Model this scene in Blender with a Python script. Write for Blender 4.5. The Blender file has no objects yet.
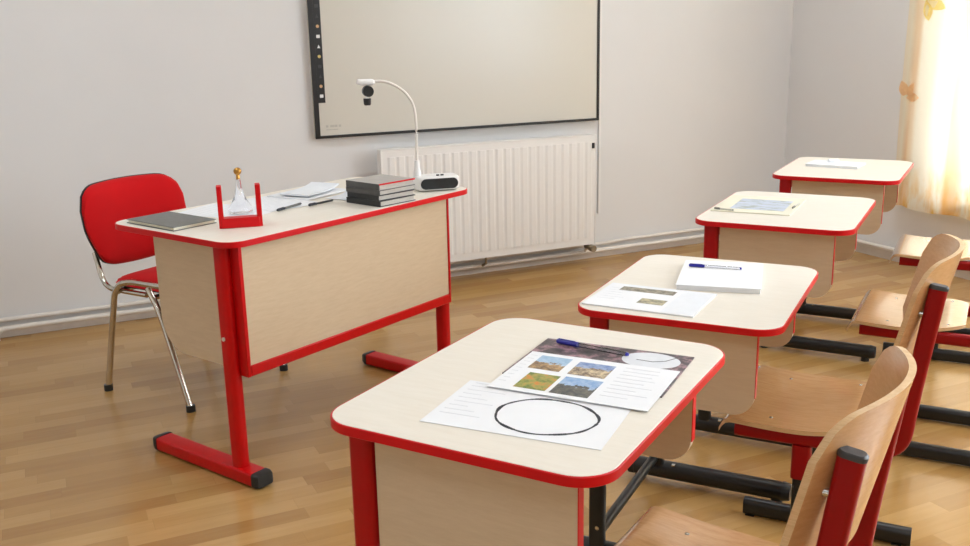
import bpy, bmesh, math, random
from mathutils import Vector, Matrix, noise
random.seed(7)
S = bpy.context.scene
COL = S.collection
PI = math.pi

# ------------------------------------------------------------------ camera
CAM_F, CAM_PITCH, CAM_ROLL, CAM_H = 954.75, 0.248767, -0.020364, 1.31833
cd = bpy.data.cameras.new('camera'); cam = bpy.data.objects.new('camera', cd); COL.objects.link(cam)
cd.sensor_fit = 'HORIZONTAL'; cd.sensor_width = 36.0; cd.lens = 36.0 * CAM_F / 970.0
cd.clip_start = 0.02; cd.clip_end = 200
fw = Vector((0, math.cos(CAM_PITCH), -math.sin(CAM_PITCH))); rt = Vector((1, 0, 0)); up = rt.cross(fw)
r2 = rt * math.cos(CAM_ROLL) + up * math.sin(CAM_ROLL); u2 = -rt * math.sin(CAM_ROLL) + up * math.cos(CAM_ROLL)
cam.matrix_world = Matrix(((r2.x, u2.x, -fw.x, 0), (r2.y, u2.y, -fw.y, 0), (r2.z, u2.z, -fw.z, CAM_H), (0, 0, 0, 1)))
S.camera = cam

# ------------------------------------------------------------------ world, exposure, lamps
W = bpy.data.worlds.new('daylight'); S.world = W; W.use_nodes = True
bg = W.node_tree.nodes['Background']; bg.inputs[0].default_value = (0.97, 1.0, 1.04, 1); bg.inputs[1].default_value = 7.0
S.view_settings.view_transform = 'Standard'; S.view_settings.look = 'None'
S.view_settings.exposure = 0.25; S.view_settings.gamma = 1.0; S.view_settings.use_curve_mapping = False

ROOM_A = math.atan2(0.42434, 0.90550)          # the back wall's direction on the floor plan
ROOM_O = Vector((0, 5.2246, 0))
RM = Matrix.Translation(ROOM_O) @ Matrix.Rotation(ROOM_A, 4, 'Z')
XL, XR, YN, ZC = -4.6, 2.149, -7.4, 2.95        # room extents in its own frame (x along back wall, y towards it)
WINS = [(-2.62, -1.17, 0.42, 2.45), (-5.0, -3.3, 0.85, 2.45), (-7.1, -5.5, 0.85, 2.45)]

def area(name, loc, target, sx, sy, watt, col):
    ld = bpy.data.lights.new(name, 'AREA'); ld.shape = 'RECTANGLE'; ld.size = sx; ld.size_y = sy
    ld.energy = watt; ld.color = col
    o = bpy.data.objects.new(name, ld); COL.objects.link(o)
    a = RM @ Vector(loc); b = RM @ Vector(target)
    o.matrix_world = Matrix.Translation(a) @ (b - a).to_track_quat('-Z', 'Y').to_matrix().to_4x4()
    return o
DAY = (0.91, 1.04, 1.17)
area('window_daylight', (XR + 0.02, -4.15, 1.65), (XR - 3, -4.15, 1.3), 1.65, 1.55, 44, DAY)
area('window_daylight', (XR + 0.02, -6.3, 1.65), (XR - 3, -6.3, 1.3), 1.55, 1.55, 38, DAY)
area('window_daylight', (XR + 0.02, -1.9, 1.45), (XR - 3, -1.9, 1.2), 1.4, 1.95, 8, DAY)
for lx, ly in ((-2.4, -1.7), (0.75, -1.7), (-2.4, -5.0), (0.75, -5.0)):
    area('added_ceiling_fill', (lx, ly, ZC - 0.085), (lx, ly + 0.001, 0), 1.15, 0.5, 13.5 if lx < 0 else 20, (0.91, 1.0, 1.09))  # added fill from above; no lit ceiling lamps are known

# ------------------------------------------------------------------ materials
def lin(c):
    c = c / 255.0
    return c / 12.92 if c <= 0.04045 else ((c + 0.055) / 1.055) ** 2.4
def rgb(r, g, b): return (lin(r), lin(g), lin(b), 1)
class NT:
    def __init__(s, name):
        s.m = bpy.data.materials.new(name); s.m.use_nodes = True; s.t = s.m.node_tree; s.n = s.t.nodes
        s.b = s.n['Principled BSDF']; s.out = s.n['Material Output']
    def node(s, typ, **kw):
        x = s.n.new(typ)
        for k, v in kw.items(): setattr(x, k, v)
        return x
    def link(s, a, b): s.t.links.new(a, b)
    def put(s, sock, v):
        if hasattr(v, 'links') or isinstance(v, bpy.types.NodeSocket): s.link(v, sock)
        else: sock.default_value = v
    def math(s, op, a, b=None, c=None):
        x = s.node('ShaderNodeMath', operation=op); s.put(x.inputs[0], a)
        if b is not None: s.put(x.inputs[1], b)
        if c is not None: s.put(x.inputs[2], c)
        return x.outputs[0]
    def mix(s, f, a, b, blend='MIX'):
        x = s.node('ShaderNodeMix', data_type='RGBA', blend_type=blend)
        s.put(x.inputs[0], f); s.put(x.inputs[6], a); s.put(x.inputs[7], b); return x.outputs[2]
    def coord(s, scale=(1, 1, 1), kind='Object'):
        tc = s.node('ShaderNodeTexCoord'); mp = s.node('ShaderNodeMapping'); mp.inputs['Scale'].default_value = scale
        s.link(tc.outputs[kind], mp.inputs[0]); return mp.outputs[0]
    def noise(s, vec, scale, detail=4, rough=0.55):
        x = s.node('ShaderNodeTexNoise'); x.inputs['Scale'].default_value = scale; x.inputs['Detail'].default_value = detail
        x.inputs['Roughness'].default_value = rough; s.link(vec, x.inputs['Vector']); return x.outputs['Fac']
    def ramp(s, f, *stops):
        x = s.node('ShaderNodeValToRGB'); e = x.color_ramp.elements
        while len(e) < len(stops): e.new(0.5)
        for k, (p, c) in enumerate(stops): e[k].position = p; e[k].color = c
        s.link(f, x.inputs[0]); return x.outputs[0]
    def bump(s, h, strength, dist=0.002):
        x = s.node('ShaderNodeBump'); x.inputs['Strength'].default_value = strength; x.inputs['Distance'].default_value = dist
        s.link(h, x.inputs['Height']); s.link(x.outputs[0], s.b.inputs['Normal'])
    def base(s, v): s.put(s.b.inputs['Base Color'], v)
    def set(s, rough=None, metal=None, spec=None, coat=None):
        if rough is not None: s.put(s.b.inputs['Roughness'], rough)
        if metal is not None: s.b.inputs['Metallic'].default_value = metal
        if spec is not None: s.b.inputs['Specular IOR Level'].default_value = spec
        if coat is not None: s.b.inputs['Coat Weight'].default_value = coat

def simple(name, c, rough=0.5, metal=0.0, spec=0.5, var=0.06, nscale=30, bump=0.0):
    t = NT(name); f = t.noise(t.coord(), nscale)
    d = tuple(x * (1 - var) for x in c[:3]) + (1,); l = tuple(min(1, x * (1 + var)) for x in c[:3]) + (1,)
    t.base(t.ramp(f, (0.3, d), (0.7, l))); t.set(rough, metal, spec)
    if bump: t.bump(f, bump)
    return t.m
def wood(name, c1, c2, axis_scale, rough=0.35, spec=0.5, bump=0.03, grain=14):
    t = NT(name); v = t.coord(axis_scale)
    f = t.noise(v, grain, 6, 0.6); g = t.noise(v, grain * 5, 3)
    h = t.math('ADD', t.math('MULTIPLY', f, 0.75), t.math('MULTIPLY', g, 0.25))
    t.base(t.ramp(h, (0.32, c1), (0.68, c2))); t.set(rough, 0, spec); t.bump(h, bump, 0.001)
    return t.m

M = {}
M['cream'] = wood('cream_laminate', rgb(233, 225, 210), rgb(239, 232, 219), (1, 7, 7), 0.38, 0.4, 0.01)
M['panel'] = wood('maple_laminate_panel', rgb(206, 183, 151), rgb(215, 194, 163), (1.2, 1.2, 9), 0.45, 0.4, 0.01)
M['ply'] = wood('beech_plywood', rgb(190, 141, 92), rgb(209, 163, 113), (1.6, 10, 6), 0.2, 0.8, 0.0)
M['ply'].node_tree.nodes['Principled BSDF'].inputs['Coat Weight'].default_value = 1.0; M['ply'].node_tree.nodes['Principled BSDF'].inputs['Coat Roughness'].default_value = 0.1
M['ply_back'] = wood('beech_plywood_back', rgb(194, 146, 97), rgb(207, 161, 112), (6, 1.6, 12), 0.22, 0.7, 0.0)
M['ply_edge'] = wood('plywood_edge', rgb(205, 165, 118), rgb(228, 195, 150), (3, 3, 60), 0.45, 0.3, 0.03)
M['red'] = simple('red_edge_band', rgb(206, 6, 16), 0.4, spec=0.3, var=0.04)
M['red_metal'] = simple('red_painted_metal', rgb(198, 5, 8), 0.35, spec=0.3, var=0.05, nscale=60)
M['dark_red'] = simple('dark_red_painted_metal', rgb(150, 4, 10), 0.35, spec=0.3, var=0.05, nscale=60)
M['desk_red_shaded'] = simple('shaded_red_painted_metal', rgb(172, 3, 10), 0.35, spec=0.3, var=0.05, nscale=60)  # same red leg paint, colour darkened to stand in for shade
M['black'] = simple('black_painted_metal', rgb(24, 26, 26), 0.35, var=0.15)
M['plastic'] = simple('black_plastic', rgb(34, 37, 38), 0.45, var=0.12)
M['grey_cap'] = simple('dark_grey_cap', rgb(62, 60, 60), 0.5)
M['steel'] = simple('zinc_steel', rgb(190, 188, 182), 0.25, 1.0, var=0.05)
M['chrome'] = simple('chrome_tube', rgb(205, 200, 190), 0.15, 1.0, var=0.03)
M['gold'] = simple('gold_ball', rgb(190, 140, 70), 0.28, 1.0, var=0.1)
M['white'] = simple('white_enamel', rgb(236, 234, 231), 0.35, var=0.01)
M['pipe'] = simple('white_pipe_paint', rgb(230, 223, 214), 0.4, var=0.03, nscale=12)
M['skirt'] = simple('skirting_paint', rgb(224, 214, 203), 0.5, var=0.05, nscale=9)
M['valve'] = simple('valve_brass', rgb(150, 140, 120), 0.4, 0.7, var=0.2)
M['paper'] = simple('white_paper', rgb(240, 241, 243), 0.7, spec=0.2, var=0.01)
M['paper_bl'] = simple('bluish_paper', rgb(234, 237, 241), 0.6, spec=0.2, var=0.02)
M['ink'] = simple('black_ink', rgb(40, 42, 50), 0.6, var=0.3)
M['print'] = simple('grey_print', rgb(224, 226, 230), 0.7, var=0.05)
M['logo'] = simple('faint_grey_logo', rgb(184, 181, 172), 0.6)
M['blue'] = simple('blue_plastic', rgb(38, 40, 150), 0.3, var=0.1)
M['folder'] = simple('grey_cover', rgb(112, 112, 108), 0.55, var=0.08, nscale=60)
M['case'] = simple('grey_spine', rgb(74, 74, 72), 0.4, var=0.15, nscale=40)
M['case_dk'] = simple('black_spine', rgb(34, 36, 36), 0.35, var=0.2, nscale=40)
M['cover_lt'] = simple('pale_grey_cover', rgb(168, 164, 160), 0.35, var=0.06, nscale=40)
M['pages'] = wood('page_block', rgb(170, 166, 158), rgb(222, 218, 208), (2, 2, 80), 0.6, 0.2, 0.02)
M['board_frame'] = simple('black_aluminium', rgb(30, 29, 28), 0.35, var=0.1)

def wall_mat(name, c):
    t = NT(name); v = t.coord(); f = t.noise(v, 1.3, 3); g = t.noise(v, 160, 4)
    d = tuple(x * 0.96 for x in c[:3]) + (1,)
    t.base(t.ramp(f, (0.3, d), (0.7, c))); t.set(0.75, 0, 0.25); t.bump(g, 0.06, 0.001); return t.m
M['wall'] = wall_mat('white_wall_paint', rgb(231, 230, 229))
M['wall_dim'] = wall_mat('bounce_cut_wall_paint', rgb(150, 136, 120))  # unseen rear wall, colour darkened to weaken bounce onto the desk panels
M['ceil'] = wall_mat('ceiling_paint', rgb(238, 236, 232))

def floor_mat():
    t = NT('beech_strip_laminate'); tc = t.node('ShaderNodeTexCoord'); sep = t.node('ShaderNodeSeparateXYZ')
    t.link(tc.outputs['Object'], sep.inputs[0]); X, Y = sep.outputs[0], sep.outputs[1]
    row = t.math('FLOOR', t.math('DIVIDE', Y, 0.066))
    wn = t.node('ShaderNodeTexWhiteNoise', noise_dimensions='1D'); t.link(row, wn.inputs['W'])
    xs = t.math('DIVIDE', t.math('ADD', X, t.math('MULTIPLY', wn.outputs['Value'], 3.0)), 0.46)
    colm = t.math('FLOOR', xs)
    cv = t.node('ShaderNodeCombineXYZ'); t.link(colm, cv.inputs[0]); t.link(row, cv.inputs[1])
    w2 = t.node('ShaderNodeTexWhiteNoise', noise_dimensions='2D'); t.link(cv.outputs[0], w2.inputs['Vector'])
    gv = t.node('ShaderNodeCombineXYZ'); t.link(t.math('MULTIPLY', X, 2.2), gv.inputs[0]); t.link(t.math('MULTIPLY', Y, 22), gv.inputs[1])
    t.link(t.math('MULTIPLY', w2.outputs['Value'], 40), gv.inputs[2])
    grain = t.noise(gv.outputs[0], 2.4, 6, 0.6)
    tone = t.math('ADD', t.math('MULTIPLY', w2.outputs['Value'], 0.6), t.math('MULTIPLY', grain, 0.5))
    c = t.ramp(tone, (0.2, rgb(162, 119, 64)), (0.55, rgb(178, 136, 78)), (0.95, rgb(194, 154, 96)))
    fy = t.math('FRACT', t.math('DIVIDE', Y, 0.066)); fx = t.math('FRACT', xs)
    seam = t.math('MAXIMUM', t.math('LESS_THAN', fy, 0.018), t.math('LESS_THAN', fx, 0.003))
    c = t.mix(t.math('MULTIPLY', seam, 0.25), c, rgb(120, 82, 46))
    t.base(c); t.set(0.22, 0, 0.6); t.bump(grain, 0.03, 0.001); return t.m
M['floor'] = floor_mat()

def board_mat():
    t = NT('whiteboard_surface'); t.base(rgb(212, 208, 197)); t.set(0.24, 0, 0.5)
    t.bump(t.noise(t.coord(), 5), 0.02, 0.002); return t.m
M['board'] = board_mat()

def fabric():
    t = NT('red_woven_fabric'); v = t.coord(); f = t.noise(v, 420, 2); w = t.noise(v, 9, 3)
    t.base(t.mix(w, rgb(190, 4, 12), rgb(204, 8, 16))); t.set(0.85, 0, 0.2)
    t.b.inputs['Sheen Weight'].default_value = 0.08; t.bump(f, 0.2, 0.001); return t.m
M['fabric'] = fabric()

def glass(name, tint=(1, 1, 1, 1), rough=0.0, f=0.82):
    t = NT(name); tr = t.node('ShaderNodeBsdfTransparent'); tr.inputs[0].default_value = tint
    gl = t.node('ShaderNodeBsdfGlossy'); gl.inputs['Roughness'].default_value = 0.03
    fr = t.node('ShaderNodeFresnel'); fr.inputs[0].default_value = 1.45
    mx = t.node('ShaderNodeMixShader'); t.link(fr.outputs[0], mx.inputs[0]); t.link(tr.outputs[0], mx.inputs[1]); t.link(gl.outputs[0], mx.inputs[2])
    t.link(mx.outputs[0], t.out.inputs[0]); return t.m
M['pane'] = glass('window_glass', (0.97, 0.98, 0.98, 1))
M['clear'] = glass('clear_plastic', (0.9, 0.9, 0.92, 1))
def solid_glass():
    t = NT('clear_cast_glass'); t.base((0.93, 0.94, 0.97, 1)); t.set(0.04, 0, 0.5)
    t.b.inputs['Transmission Weight'].default_value = 0.9; t.b.inputs['IOR'].default_value = 1.25; return t.m
M['glass'] = solid_glass()

def curtain_mat():
    t = NT('sheer_curtain_cloth'); tc = t.node('ShaderNodeTexCoord'); sep = t.node('ShaderNodeSeparateXYZ')
    t.link(tc.outputs['Object'], sep.inputs[0]); z = sep.outputs[2]; y = sep.outputs[1]
    n = t.noise(t.coord((1, 9, 3)), 2.2, 3); n2 = t.noise(t.coord((1, 2.4, 0.25)), 3.1, 2)
    hem = t.node('ShaderNodeMapRange'); t.link(z, hem.inputs[0]); hem.inputs[1].default_value = 0.58; hem.inputs[2].default_value = 0.34
    hm = t.math('MULTIPLY', hem.outputs[0], t.ramp(n, (0.40, (0, 0, 0, 1)), (0.62, (1, 1, 1, 1))))
    fr = t.math('FRACT', t.math('DIVIDE', t.math('SUBTRACT', t.math('MULTIPLY', y, -1.0), 1.29), 0.30))
    stripe = t.math('MULTIPLY', t.ramp(fr, (0.0, (0, 0, 0, 1)), (0.10, (0.9, 0.9, 0.9, 1)), (0.24, (0.8, 0.8, 0.8, 1)), (0.36, (0, 0, 0, 1)), (0.62, (0, 0, 0, 1)), (0.80, (0.45, 0.45, 0.45, 1)), (1.0, (0, 0, 0, 1))), t.ramp(n2, (0.35, (0.35, 0.35, 0.35, 1)), (0.65, (1, 1, 1, 1))))
    c = t.mix(hm, rgb(248, 240, 220), rgb(240, 196, 104)); c = t.mix(stripe, c, rgb(240, 178, 96))
    df = t.node('ShaderNodeBsdfDiffuse'); tl = t.node('ShaderNodeBsdfTranslucent'); tp = t.node('ShaderNodeBsdfTransparent')
    for x in (df, tl, tp): t.link(c, x.inputs[0])
    m1 = t.node('ShaderNodeMixShader'); m1.inputs[0].default_value = 0.55; t.link(df.outputs[0], m1.inputs[1]); t.link(tl.outputs[0], m1.inputs[2])
    m2 = t.node('ShaderNodeMixShader'); m2.inputs[0].default_value = 0.05; t.link(m1.outputs[0], m2.inputs[1]); t.link(tp.outputs[0], m2.inputs[2])
    t.link(m2.outputs[0], t.out.inputs[0]); return t.m
M['curtain'] = curtain_mat()
def leaf_mat(name, c):
    t = NT(name); df = t.node('ShaderNodeBsdfDiffuse'); tl = t.node('ShaderNodeBsdfTranslucent')
    f = t.noise(t.coord(), 25); cc = t.ramp(f, (0.3, c), (0.7, tuple(min(1, x * 1.25) for x in c[:3]) + (1,)))
    for x in (df, tl): t.link(cc, x.inputs[0])
    m1 = t.node('ShaderNodeMixShader'); t.link(df.outputs[0], m1.inputs[1]); t.link(tl.outputs[0], m1.inputs[2]); t.link(m1.outputs[0], t.out.inputs[0]); return t.m
M['leaf_o'] = leaf_mat('orange_leaf_print', rgb(238, 200, 158)); M['leaf_y'] = leaf_mat('yellow_leaf_print', rgb(240, 218, 150))

def picture(name, scale, *stops, stretch=(1, 1, 1), detail=5):
    t = NT(name); f = t.noise(t.coord(stretch), scale, detail, 0.65); t.base(t.ramp(f, *stops)); t.set(0.35, 0, 0.4); return t.m
def skyland(name, sky, land1, land2, split, sc=60):
    t = NT(name); tc = t.node('ShaderNodeTexCoord'); sep = t.node('ShaderNodeSeparateXYZ'); t.link(tc.outputs['Generated'], sep.inputs[0])
    f = t.noise(t.coord(), sc, 5, 0.7); edge = t.math('ADD', sep.outputs[1], t.math('MULTIPLY', t.math('SUBTRACT', f, 0.5), 0.9))
    m = t.math('GREATER_THAN', edge, split)
    land = t.ramp(f, (0.4, land1), (0.62, land2)); sk = t.ramp(f, (0.3, sky), (0.8, rgb(205, 220, 236)))
    t.base(t.mix(m, land, sk)); t.set(0.35, 0, 0.4); return t.m
M['ph1'] = skyland('photo_sky_and_rocks', rgb(132, 176, 208), rgb(120, 96, 74), rgb(206, 170, 120), 0.5)
M['ph2'] = skyland('photo_sky_and_temple', rgb(62, 104, 176), rgb(110, 90, 80), rgb(226, 206, 168), 0.62)
M['ph3'] = picture('photo_orange_and_green_field', 45, (0.38, rgb(94, 122, 48)), (0.52, rgb(168, 160, 80)), (0.62, rgb(214, 132, 56)))
M['ph4'] = skyland('photo_sky_and_dark_mountain', rgb(96, 150, 206), rgb(66, 72, 74), rgb(120, 116, 104), 0.55)
M['mag'] = picture('dark_magazine_page', 26, (0.36, rgb(44, 40, 42)), (0.50, rgb(92, 80, 84)), (0.60, rgb(176, 138, 146)), (0.70, rgb(66, 48, 66)))
M['mag2'] = picture('grey_photo_print', 60, (0.35, rgb(74, 72, 58)), (0.6, rgb(168, 160, 140)))
M['mag3'] = picture('olive_photo_print', 50, (0.35, rgb(86, 92, 84)), (0.6, rgb(196, 186, 150)))
M['map'] = picture('pale_map_print', 14, (0.36, rgb(150, 156, 132)), (0.48, rgb(196, 206, 220)), (0.62, rgb(206, 214, 234)), stretch=(1, 2.5, 1))
M['map_paper'] = simple('cream_paper', rgb(232, 226, 205), 0.6, spec=0.2, var=0.02)

# ------------------------------------------------------------------ mesh helpers
class MB:
    def __init__(s): s.bm = bmesh.new(); s.mi = 0
    def _f(s, vs):
        try:
            f = s.bm.faces.new(vs); f.material_index = s.mi; return f
        except ValueError: return None
    def box(s, x0, x1, y0, y1, z0, z1, mat=None):
        p = [(x, y, z) for z in (z0, z1) for y in (y0, y1) for x in (x0, x1)]
        v = [s.bm.verts.new((mat @ Vector(q)) if mat else q) for q in p]
        for a in ((0, 2, 3, 1), (4, 5, 7, 6), (0, 1, 5, 4), (2, 6, 7, 3), (0, 4, 6, 2), (1, 3, 7, 5)): s._f([v[k] for k in a])
        return s
    def prism(s, pts, z0, z1, mat=None):
        def tr(x, y, z): q = Vector((x, y, z)); return mat @ q if mat else q
        a = [s.bm.verts.new(tr(x, y, z0)) for x, y in pts]; b = [s.bm.verts.new(tr(x, y, z1)) for x, y in pts]
        s._f(a[::-1]); s._f(b); n = len(pts)
        for k in range(n): s._f([a[k], a[(k + 1) % n], b[(k + 1) % n], b[k]])
        return s
    def ring(s, outer, inner, z0, z1, bev=0.003):
        n = len(outer); loops = []
        cx = sum(p[0] for p in outer) / n; cy = sum(p[1] for p in outer) / n
        def mv(o, i, t): return (o[0] + (i[0] - o[0]) * t, o[1] + (i[1] - o[1]) * t)
        d = math.hypot(outer[0][0] - inner[0][0], outer[0][1] - inner[0][1]); t = min(0.9, bev / d)
        prof = [(1, z0), (t, z0), (0, z0 + bev), (0, z1 - bev), (t, z1), (1, z1)]
        for (tt, z) in prof: loops.append([s.bm.verts.new((*mv(outer[k], inner[k], tt), z)) for k in range(n)])
        m = len(prof)
        for j in range(m):
            A, B = loops[j], loops[(j + 1) % m]
            for k in range(n): s._f([A[k], A[(k + 1) % n], B[(k + 1) % n], B[k]])
        return s
    def sweep(s, pts, sec, upv=(0, 0, 1), closed=False, caps=True, scales=None):
        P = [Vector(p) for p in pts]; n = len(P); rings = []; U = Vector(upv)
        for k in range(n):
            if closed: T = (P[(k + 1) % n] - P[k - 1])
            else: T = (P[min(k + 1, n - 1)] - P[max(k - 1, 0)])
            T.normalize(); side = U.cross(T)
            if side.length < 1e-4: side = Vector((1, 0, 0)).cross(T)
            side.normalize(); u = T.cross(side).normalized(); sc = scales[k] if scales else 1
            rings.append([s.bm.verts.new(P[k] + side * a * sc + u * b * sc) for a, b in sec])
        m = len(sec)
        for k in range(n if closed else n - 1):
            A, B = rings[k], rings[(k + 1) % n]
            for j in range(m): s._f([A[j], A[(j + 1) % m], B[(j + 1) % m], B[j]])
        if caps and not closed: s._f(rings[0][::-1]); s._f(rings[-1])
        return s
    def tube(s, pts, r, seg=14, **kw): return s.sweep(pts, circ(r, seg), **kw)
    def lathe(s, prof, c=(0, 0, 0), seg=28, axis=None):
        mt = Matrix.Translation(c) @ (axis if axis else Matrix.Identity(4)); rings = []
        for r, z in prof:
            if r < 1e-6: rings.append([s.bm.verts.new(mt @ Vector((0, 0, z)))])
            else: rings.append([s.bm.verts.new(mt @ Vector((r * math.cos(2 * PI * k / seg), r * math.sin(2 * PI * k / seg), z))) for k in range(seg)])
        for A, B in zip(rings, rings[1:]):
            for k in range(seg):
                k2 = (k + 1) % seg
                if len(A) == 1 and len(B) == 1: continue
                if len(A) == 1: s._f([A[0], B[k], B[k2]][::-1])
                elif len(B) == 1: s._f([A[k], A[k2], B[0]])
                else: s._f([A[k], A[k2], B[k2], B[k]])
        return s
    def cyl(s, c, r, z0, z1, seg=18, axis=None): return s.lathe([(0, z0), (r, z0), (r, z1), (0, z1)], c, seg, axis)
    def grid(s, fn, nu, nv, thick=None):
        def lay(o):
            return [[s.bm.verts.new(fn(i / nu, j / nv, o)) for j in range(nv + 1)] for i in range(nu + 1)]
        A = lay(0)
        for i in range(nu):
            for j in range(nv): s._f([A[i][j], A[i + 1][j], A[i + 1][j + 1], A[i][j + 1]])
        if thick is not None:
            B = lay(1)
            for i in range(nu):
                for j in range(nv): s._f([B[i][j], B[i][j + 1], B[i + 1][j + 1], B[i + 1][j]])
            mi = s.mi; s.mi = thick
            for i in range(nu):
                s._f([A[i][0], B[i][0], B[i + 1][0], A[i + 1][0]]); s._f([A[i][nv], A[i + 1][nv], B[i + 1][nv], B[i][nv]])
            for j in range(nv):
                s._f([A[0][j], A[0][j + 1], B[0][j + 1], B[0][j]]); s._f([A[nu][j], B[nu][j], B[nu][j + 1], A[nu][j + 1]])
            s.mi = mi
        return s
    def build(s, name, mat, parent=None, smooth=False, bevel=0.0, seg=2, loc=None, rotz=0.0, angle=40):
        bmesh.ops.recalc_face_normals(s.bm, faces=s.bm.faces)
        me = bpy.data.meshes.new(name); s.bm.to_mesh(me); s.bm.free()
        for m in (mat if isinstance(mat, (list, tuple)) else [mat]): me.materials.append(m)
        o = bpy.data.objects.new(name, me); COL.objects.link(o)
        if parent: o.parent = parent
        if loc is not None: o.location = loc
        o.rotation_euler = (0, 0, rotz)
        if bevel:
            b = o.modifiers.new('bevel', 'BEVEL'); b.width = bevel; b.segments = seg; b.limit_method = 'ANGLE'; b.angle_limit = math.radians(35)
        if smooth or bevel:
            for p in me.polygons: p.use_smooth = True
            me.set_sharp_from_angle(angle=math.radians(angle))
        return o
def circ(r, seg=14, ry=None): return [(r * math.cos(2 * PI * k / seg), (ry or r) * math.sin(2 * PI * k / seg)) for k in range(seg)]
def rrect(x0, x1, y0, y1, r, seg=8):
    out = []; rr = r if isinstance(r, (list, tuple)) else (r,) * 4      # corners: x1y0, x1y1, x0y1, x0y0
    for (cx, cy, a0, q) in ((x1, y0, -PI / 2, 0), (x1, y1, 0, 1), (x0, y1, PI / 2, 2), (x0, y0, PI, 3)):
        rad = rr[q]; sx = -1 if cx == x1 else 1; sy = -1 if cy == y1 else 1
        for k in range(seg + 1):
            a = a0 + PI / 2 * k / seg
            out.append((cx + sx * rad + rad * math.cos(a), cy + sy * rad + rad * math.sin(a)))
    return out
def oval(w, h, seg=6): return rrect(-w / 2, w / 2, -h / 2, h / 2, min(w, h) * 0.42, seg)
def smoothpath(pts, n=8):
    P = [Vector(p) for p in pts]; out = []
    for k in range(len(P) - 1):
        p0, p1, p2, p3 = P[max(k - 1, 0)], P[k], P[k + 1], P[min(k + 2, len(P) - 1)]
        for j in range(n):
            t = j / n
            out.append(0.5 * ((2 * p1) + (p2 - p0) * t + (2 * p0 - 5 * p1 + 4 * p2 - p3) * t * t + (3 * p1 - p0 - 3 * p2 + p3) * t ** 3))
    return out + [P[-1]]
def filletpath(pts, r, n=7):
    P = [Vector(p) for p in pts]; out = [P[0]]
    for k in range(1, len(P) - 1):
        a = (P[k - 1] - P[k]).normalized(); b = (P[k + 1] - P[k]).normalized()
        A = P[k] + a * r; B = P[k] + b * r
        for j in range(n + 1):
            t = j / n; out.append(A * (1 - t) ** 2 + P[k] * 2 * t * (1 - t) + B * t * t)
    return out + [P[-1]]
def tag(o, label, cat, group=None, kind=None):
    o['label'] = label; o['category'] = cat
    if group: o['group'] = group
    if kind: o['kind'] = kind
    return o
def thing(name, label, cat, loc, rotz=0.0, group=None):
    o = bpy.data.objects.new(name, None); COL.objects.link(o); o.empty_display_size = 0.1
    o.location = loc; o.rotation_euler = (0, 0, rotz); return tag(o, label, cat, group)
def struct(o, label=None):
    o['kind'] = 'structure'
    if label: o['label'] = label
    return o
RX = Matrix.Rotation(PI / 2, 4, 'X')            # prism drawn in (x, z), extruded along -y
RY90 = Matrix.Rotation(PI / 2, 4, 'Y')

# ------------------------------------------------------------------ room shell
def room(o): o.location = ROOM_O; o.rotation_euler = (0, 0, ROOM_A); return o
m = MB(); m.box(XL - 0.2, XR + 0.2, YN - 0.2, 0.2, -0.12, 0); struct(room(m.build('floor', M['floor'])), 'beech strip laminate floor')
m = MB(); m.box(XL - 0.2, XR + 0.2, YN - 0.2, 0.2, ZC, ZC + 0.12); struct(room(m.build('ceiling', M['ceil'])), 'white ceiling')
m = MB(); m.box(XL - 0.2, XR + 0.2, 0, 0.2, 0, ZC); struct(room(m.build('wall_back', M['wall'])), 'white wall with the whiteboard and the radiator')
m = MB(); m.box(XL - 0.2, XL, YN, 0, 0, ZC); struct(room(m.build('wall_left', M['wall'])), 'white side wall')
m = MB(); m.box(XL - 0.2, XR + 0.2, YN - 0.2, YN, 0, ZC); struct(room(m.build('wall_front', M['wall_dim'])), 'unseen wall behind the viewer, darkened to cut bounce light')
m = MB(); T = 0.24; ys = [0.0]
edges = [0.0] + [e for w in WINS for e in (w[1], w[0])] + [YN]
for k in range(0, len(edges) - 1, 2): m.box(XR, XR + T, edges[k + 1], edges[k], 0, ZC)
for (y0, y1, z0, z1) in WINS:
    m.box(XR, XR + T, y0, y1, 0, z0); m.box(XR, XR + T, y0, y1, z1, ZC)
struct(room(m.build('wall_right', M['wall'])), 'window wall on the right')
for k, (y0, y1, z0, z1) in enumerate(WINS):
    f = MB(); xw = XR + 0.15
    for (a, b, c, d) in ((y0, y0 + 0.06, z0, z1), (y1 - 0.06, y1, z0, z1), (y0 + 0.06, y1 - 0.06, z0, z0 + 0.06), (y0 + 0.06, y1 - 0.06, z1 - 0.06, z1)):
        f.box(xw, xw + 0.06, a, b, c, d)
    ym = (y0 + y1) / 2; f.box(xw, xw + 0.06, ym - 0.04, ym + 0.04, z0 + 0.06, z1 - 0.06)
    w = struct(room(f.build('window_%d' % (k + 1), M['white'])), 'white framed window')
    for (a, b) in ((y0 + 0.06, ym - 0.04), (ym + 0.04, y1 - 0.06)):
        MB().box(xw + 0.025, xw + 0.031, a, b, z0 + 0.06, z1 - 0.06).build('window_pane', M['pane'], w)
    MB().box(XR - 0.05, XR + 0.15, y0, y1, z0 - 0.03, z0).build('window_sill', M['white'], w)
m = MB(); m.box(XL, XR, -0.016, 0, 0, 0.05); m.box(XL, -2.52, -0.014, 0, 0.05, 0.055)
struct(room(m.build('baseboard_back', M['skirt'])), 'low skirting under the whiteboard wall')
m = MB(); m.box(XR - 0.016, XR, YN, -0.016, 0, 0.05); struct(room(m.build('baseboard_right', M['skirt'])), 'low skirting under the window wall')

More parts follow.
